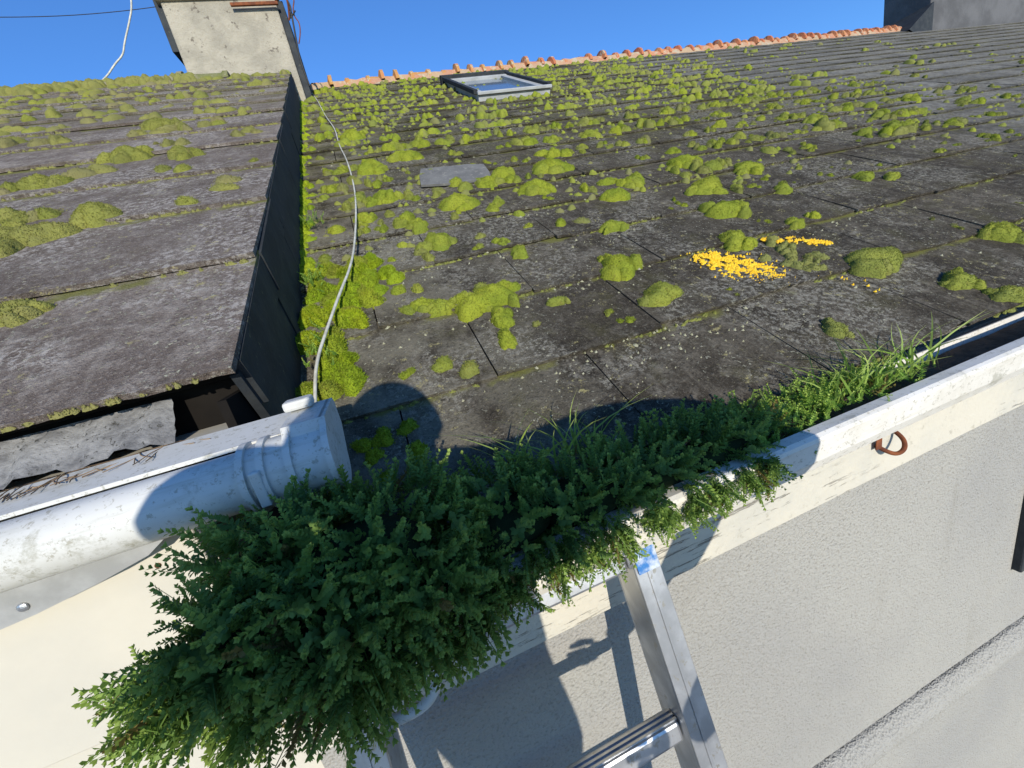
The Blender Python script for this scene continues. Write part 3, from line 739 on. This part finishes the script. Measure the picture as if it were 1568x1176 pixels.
# ------------------------------------------------------------ photographer on the ladder
ph=empty('photographer')
def skin(name,pts,edges,mat,sub=2):
    me=bpy.data.meshes.new(name); me.from_pydata([(p[0],p[1],p[2]+ZC) for p in pts],edges,[]); me.materials.append(mat)
    o=bpy.data.objects.new(name,me); link(o,ph)
    sm=o.modifiers.new('s','SKIN'); o.modifiers.new('d','SUBSURF').levels=sub; o.modifiers['d'].render_levels=sub
    for i,p in enumerate(pts):
        rr=p[3]; ry=p[4] if len(p)>4 else rr
        me.skin_vertices[0].data[i].radius=(rr,ry)
    me.skin_vertices[0].data[0].use_root=True
    sm.use_smooth_shade=True
    return o
body=[(.0,-.38,-.84,.17,.15),(-.02,-.38,-.60,.165,.14),(-.07,-.38,-.40,.17,.16),(-.09,-.36,-.18,.155,.15),(-.08,-.34,-.03,.10,.10),(-.08,-.31,.03,.06,.06),
 (-.18,-.35,-.06,.11,.11),(-.27,-.31,.03,.085,.085),(-.30,-.27,.085,.065,.065),(-.20,-.16,.04,.050,.050),(-.09,-.11,.0,.034,.034),
 (.10,-.34,-.045,.080,.080),(.32,-.32,-.030,.070,.070),(.54,-.28,-.09,.068,.068),(.47,-.29,-.28,.058,.058),(.34,-.32,-.42,.045,.045),(.22,-.33,-.50,.035,.035)]
skin('jacket',body,[(0,1),(1,2),(2,3),(3,4),(4,5),(3,6),(6,7),(7,8),(8,9),(9,10),(4,11),(11,12),(12,13),(13,14),(14,15),(15,16)],M_jacket)
skin('trousers',[(.0,-.38,-.88,.16,.14),(-.09,-.36,-1.04,.09,.09),(-.09,-.26,-1.28,.065,.065),(-.07,-.28,-1.6,.05,.05),(.10,-.36,-1.04,.09,.09),(.11,-.32,-1.3,.065,.065),(.11,-.32,-1.62,.05,.05)],[(0,1),(1,2),(2,3),(0,4),(4,5),(5,6)],M_jeans)
for x in(-.07,.11): skin('shoe',[(x,-.29,-1.68,.045,.04),(x,-.21,-1.69,.045,.035),(x,-.13,-1.695,.035,.025)],[(0,1),(1,2)],M_hair)
bm=bmesh.new(); bmesh.ops.create_uvsphere(bm,u_segments=32,v_segments=24,radius=1)
for v in bm.verts:
    x,y,z=v.co
    if z<0: x*=1-.28*(-z); y*=1-.12*(-z)
    f=max(0,y)
    y+=.16*math.exp(-((x/.14)**2+((z+.08)/.2)**2))*(f>.3)
    y-=.06*math.exp(-(((abs(x)-.34)/.15)**2+((z-.12)/.12)**2))*(f>.3)
    v.co=(x*.080,y*.098,z*.118)
me=bpy.data.meshes.new('head'); bm.to_mesh(me); bm.free(); me.materials.append(M_skin)
hd=bpy.data.objects.new('head',me); link(hd,ph); hd.location=(-.085,-.28,.085+ZC); me.polygons.foreach_set('use_smooth',np.ones(len(me.polygons),dtype=bool))
bm=bmesh.new(); bmesh.ops.create_uvsphere(bm,u_segments=32,v_segments=20,radius=1)
bmesh.ops.delete(bm,geom=[v for v in bm.verts if v.co.z<(-.15 if v.co.y<.1 else .42)],context='VERTS')
for v in bm.verts: v.co=(v.co.x*.100,v.co.y*.108-.006,v.co.z*.128)
me=bpy.data.meshes.new('hair'); bm.to_mesh(me); bm.free(); me.materials.append(M_hair)
hr=bpy.data.objects.new('hair',me); link(hr,ph); hr.location=hd.location
for sx in(-1,1): box('ear',-.085+sx*.082-.006,-.085+sx*.082+.006,-.30,-.265,.06,.115,M_skin,ph,.005)
def hand(cx,cy,cz,sx):
    skin('palm',[(cx,cy,cz,.02,.03),(cx-sx*.03,cy+.02,cz+.015,.014,.034)],[(0,1)],M_skin)
    for k in range(4):
        z=cz-.015+k*.018; L=[.8,1,1.05,.9][k]
        skin('finger',[(cx-sx*.03,cy+.02,z,.009),(cx-sx*.055*L,cy+.035,z,.008),(cx-sx*.075*L,cy+.043,z+.002,.007)],[(0,1),(1,2)],M_skin,1)
    skin('thumb',[(cx-sx*.01,cy+.005,cz+.035,.010),(cx-sx*.04,cy+.01,cz+.05,.009),(cx-sx*.055,cy+.017,cz+.052,.008)],[(0,1),(1,2)],M_skin,1)
hand(-.10,-.10,-.02,-1); hand(.20,-.31,-.52,1)
camR=Matrix(((.9274,.2837,-.2439),(-.3059,.1995,-.9309),(-.2155,.9379,.2718)))
V,F=boxVF(-.140,.012,-.055,.015,.020,.028)
pm=mesh_obj('phone',V,F,M_black,None,matrix=Matrix.Translation((0,0,ZC))@camR.to_4x4()); pm.parent=ph

mesh_obj('ground',[(-300,-300,0),(300,-300,0),(300,300,0),(-300,300,0)],[(0,1,2,3)],M_ground)

# ------------------------------------------------------------ light
ldv=Vector((.02,1,-.33)).normalized()
elev=math.asin(-ldv.z); az=math.atan2(-ldv.x,-ldv.y)
w=bpy.data.worlds.new("World"); sc.world=w; w.use_nodes=True
nt=w.node_tree; bg=nt.nodes['Background']; sky=nt.nodes.new('ShaderNodeTexSky'); sky.sky_type='NISHITA'; sky.sun_disc=False
sky.sun_elevation=elev; sky.sun_rotation=az%(2*math.pi); sky.altitude=100; sky.air_density=1.0; sky.dust_density=.2; sky.ozone_density=3.0
tint=nt.nodes.new('ShaderNodeMix'); tint.data_type='RGBA'; tint.blend_type='MULTIPLY'; tint.inputs[0].default_value=1; tint.inputs[7].default_value=(.66,1.10,1.64,1)
nt.links.new(sky.outputs[0],tint.inputs[6]); nt.links.new(tint.outputs[2],bg.inputs[0]); bg.inputs[1].default_value=.135
sl=bpy.data.lights.new('sun','SUN'); sl.energy=5.0; sl.angle=math.radians(.5); sl.color=(1,.93,.82)
so=bpy.data.objects.new('sun',sl); sc.collection.objects.link(so); so.rotation_mode='QUATERNION'; so.rotation_quaternion=ldv.to_track_quat('-Z','Y')
so.location=(0,-10,10)
cd=bpy.data.cameras.new('camera'); cd.sensor_width=36; cd.lens=13.38; cd.clip_start=.01; cd.clip_end=2000
co=bpy.data.objects.new('camera',cd); sc.collection.objects.link(co)
m4=camR.to_4x4(); m4.translation=(0,0,ZC)
co.matrix_world=m4; sc.camera=co
sc.view_settings.view_transform='Standard'; sc.view_settings.look='None'; sc.view_settings.exposure=0
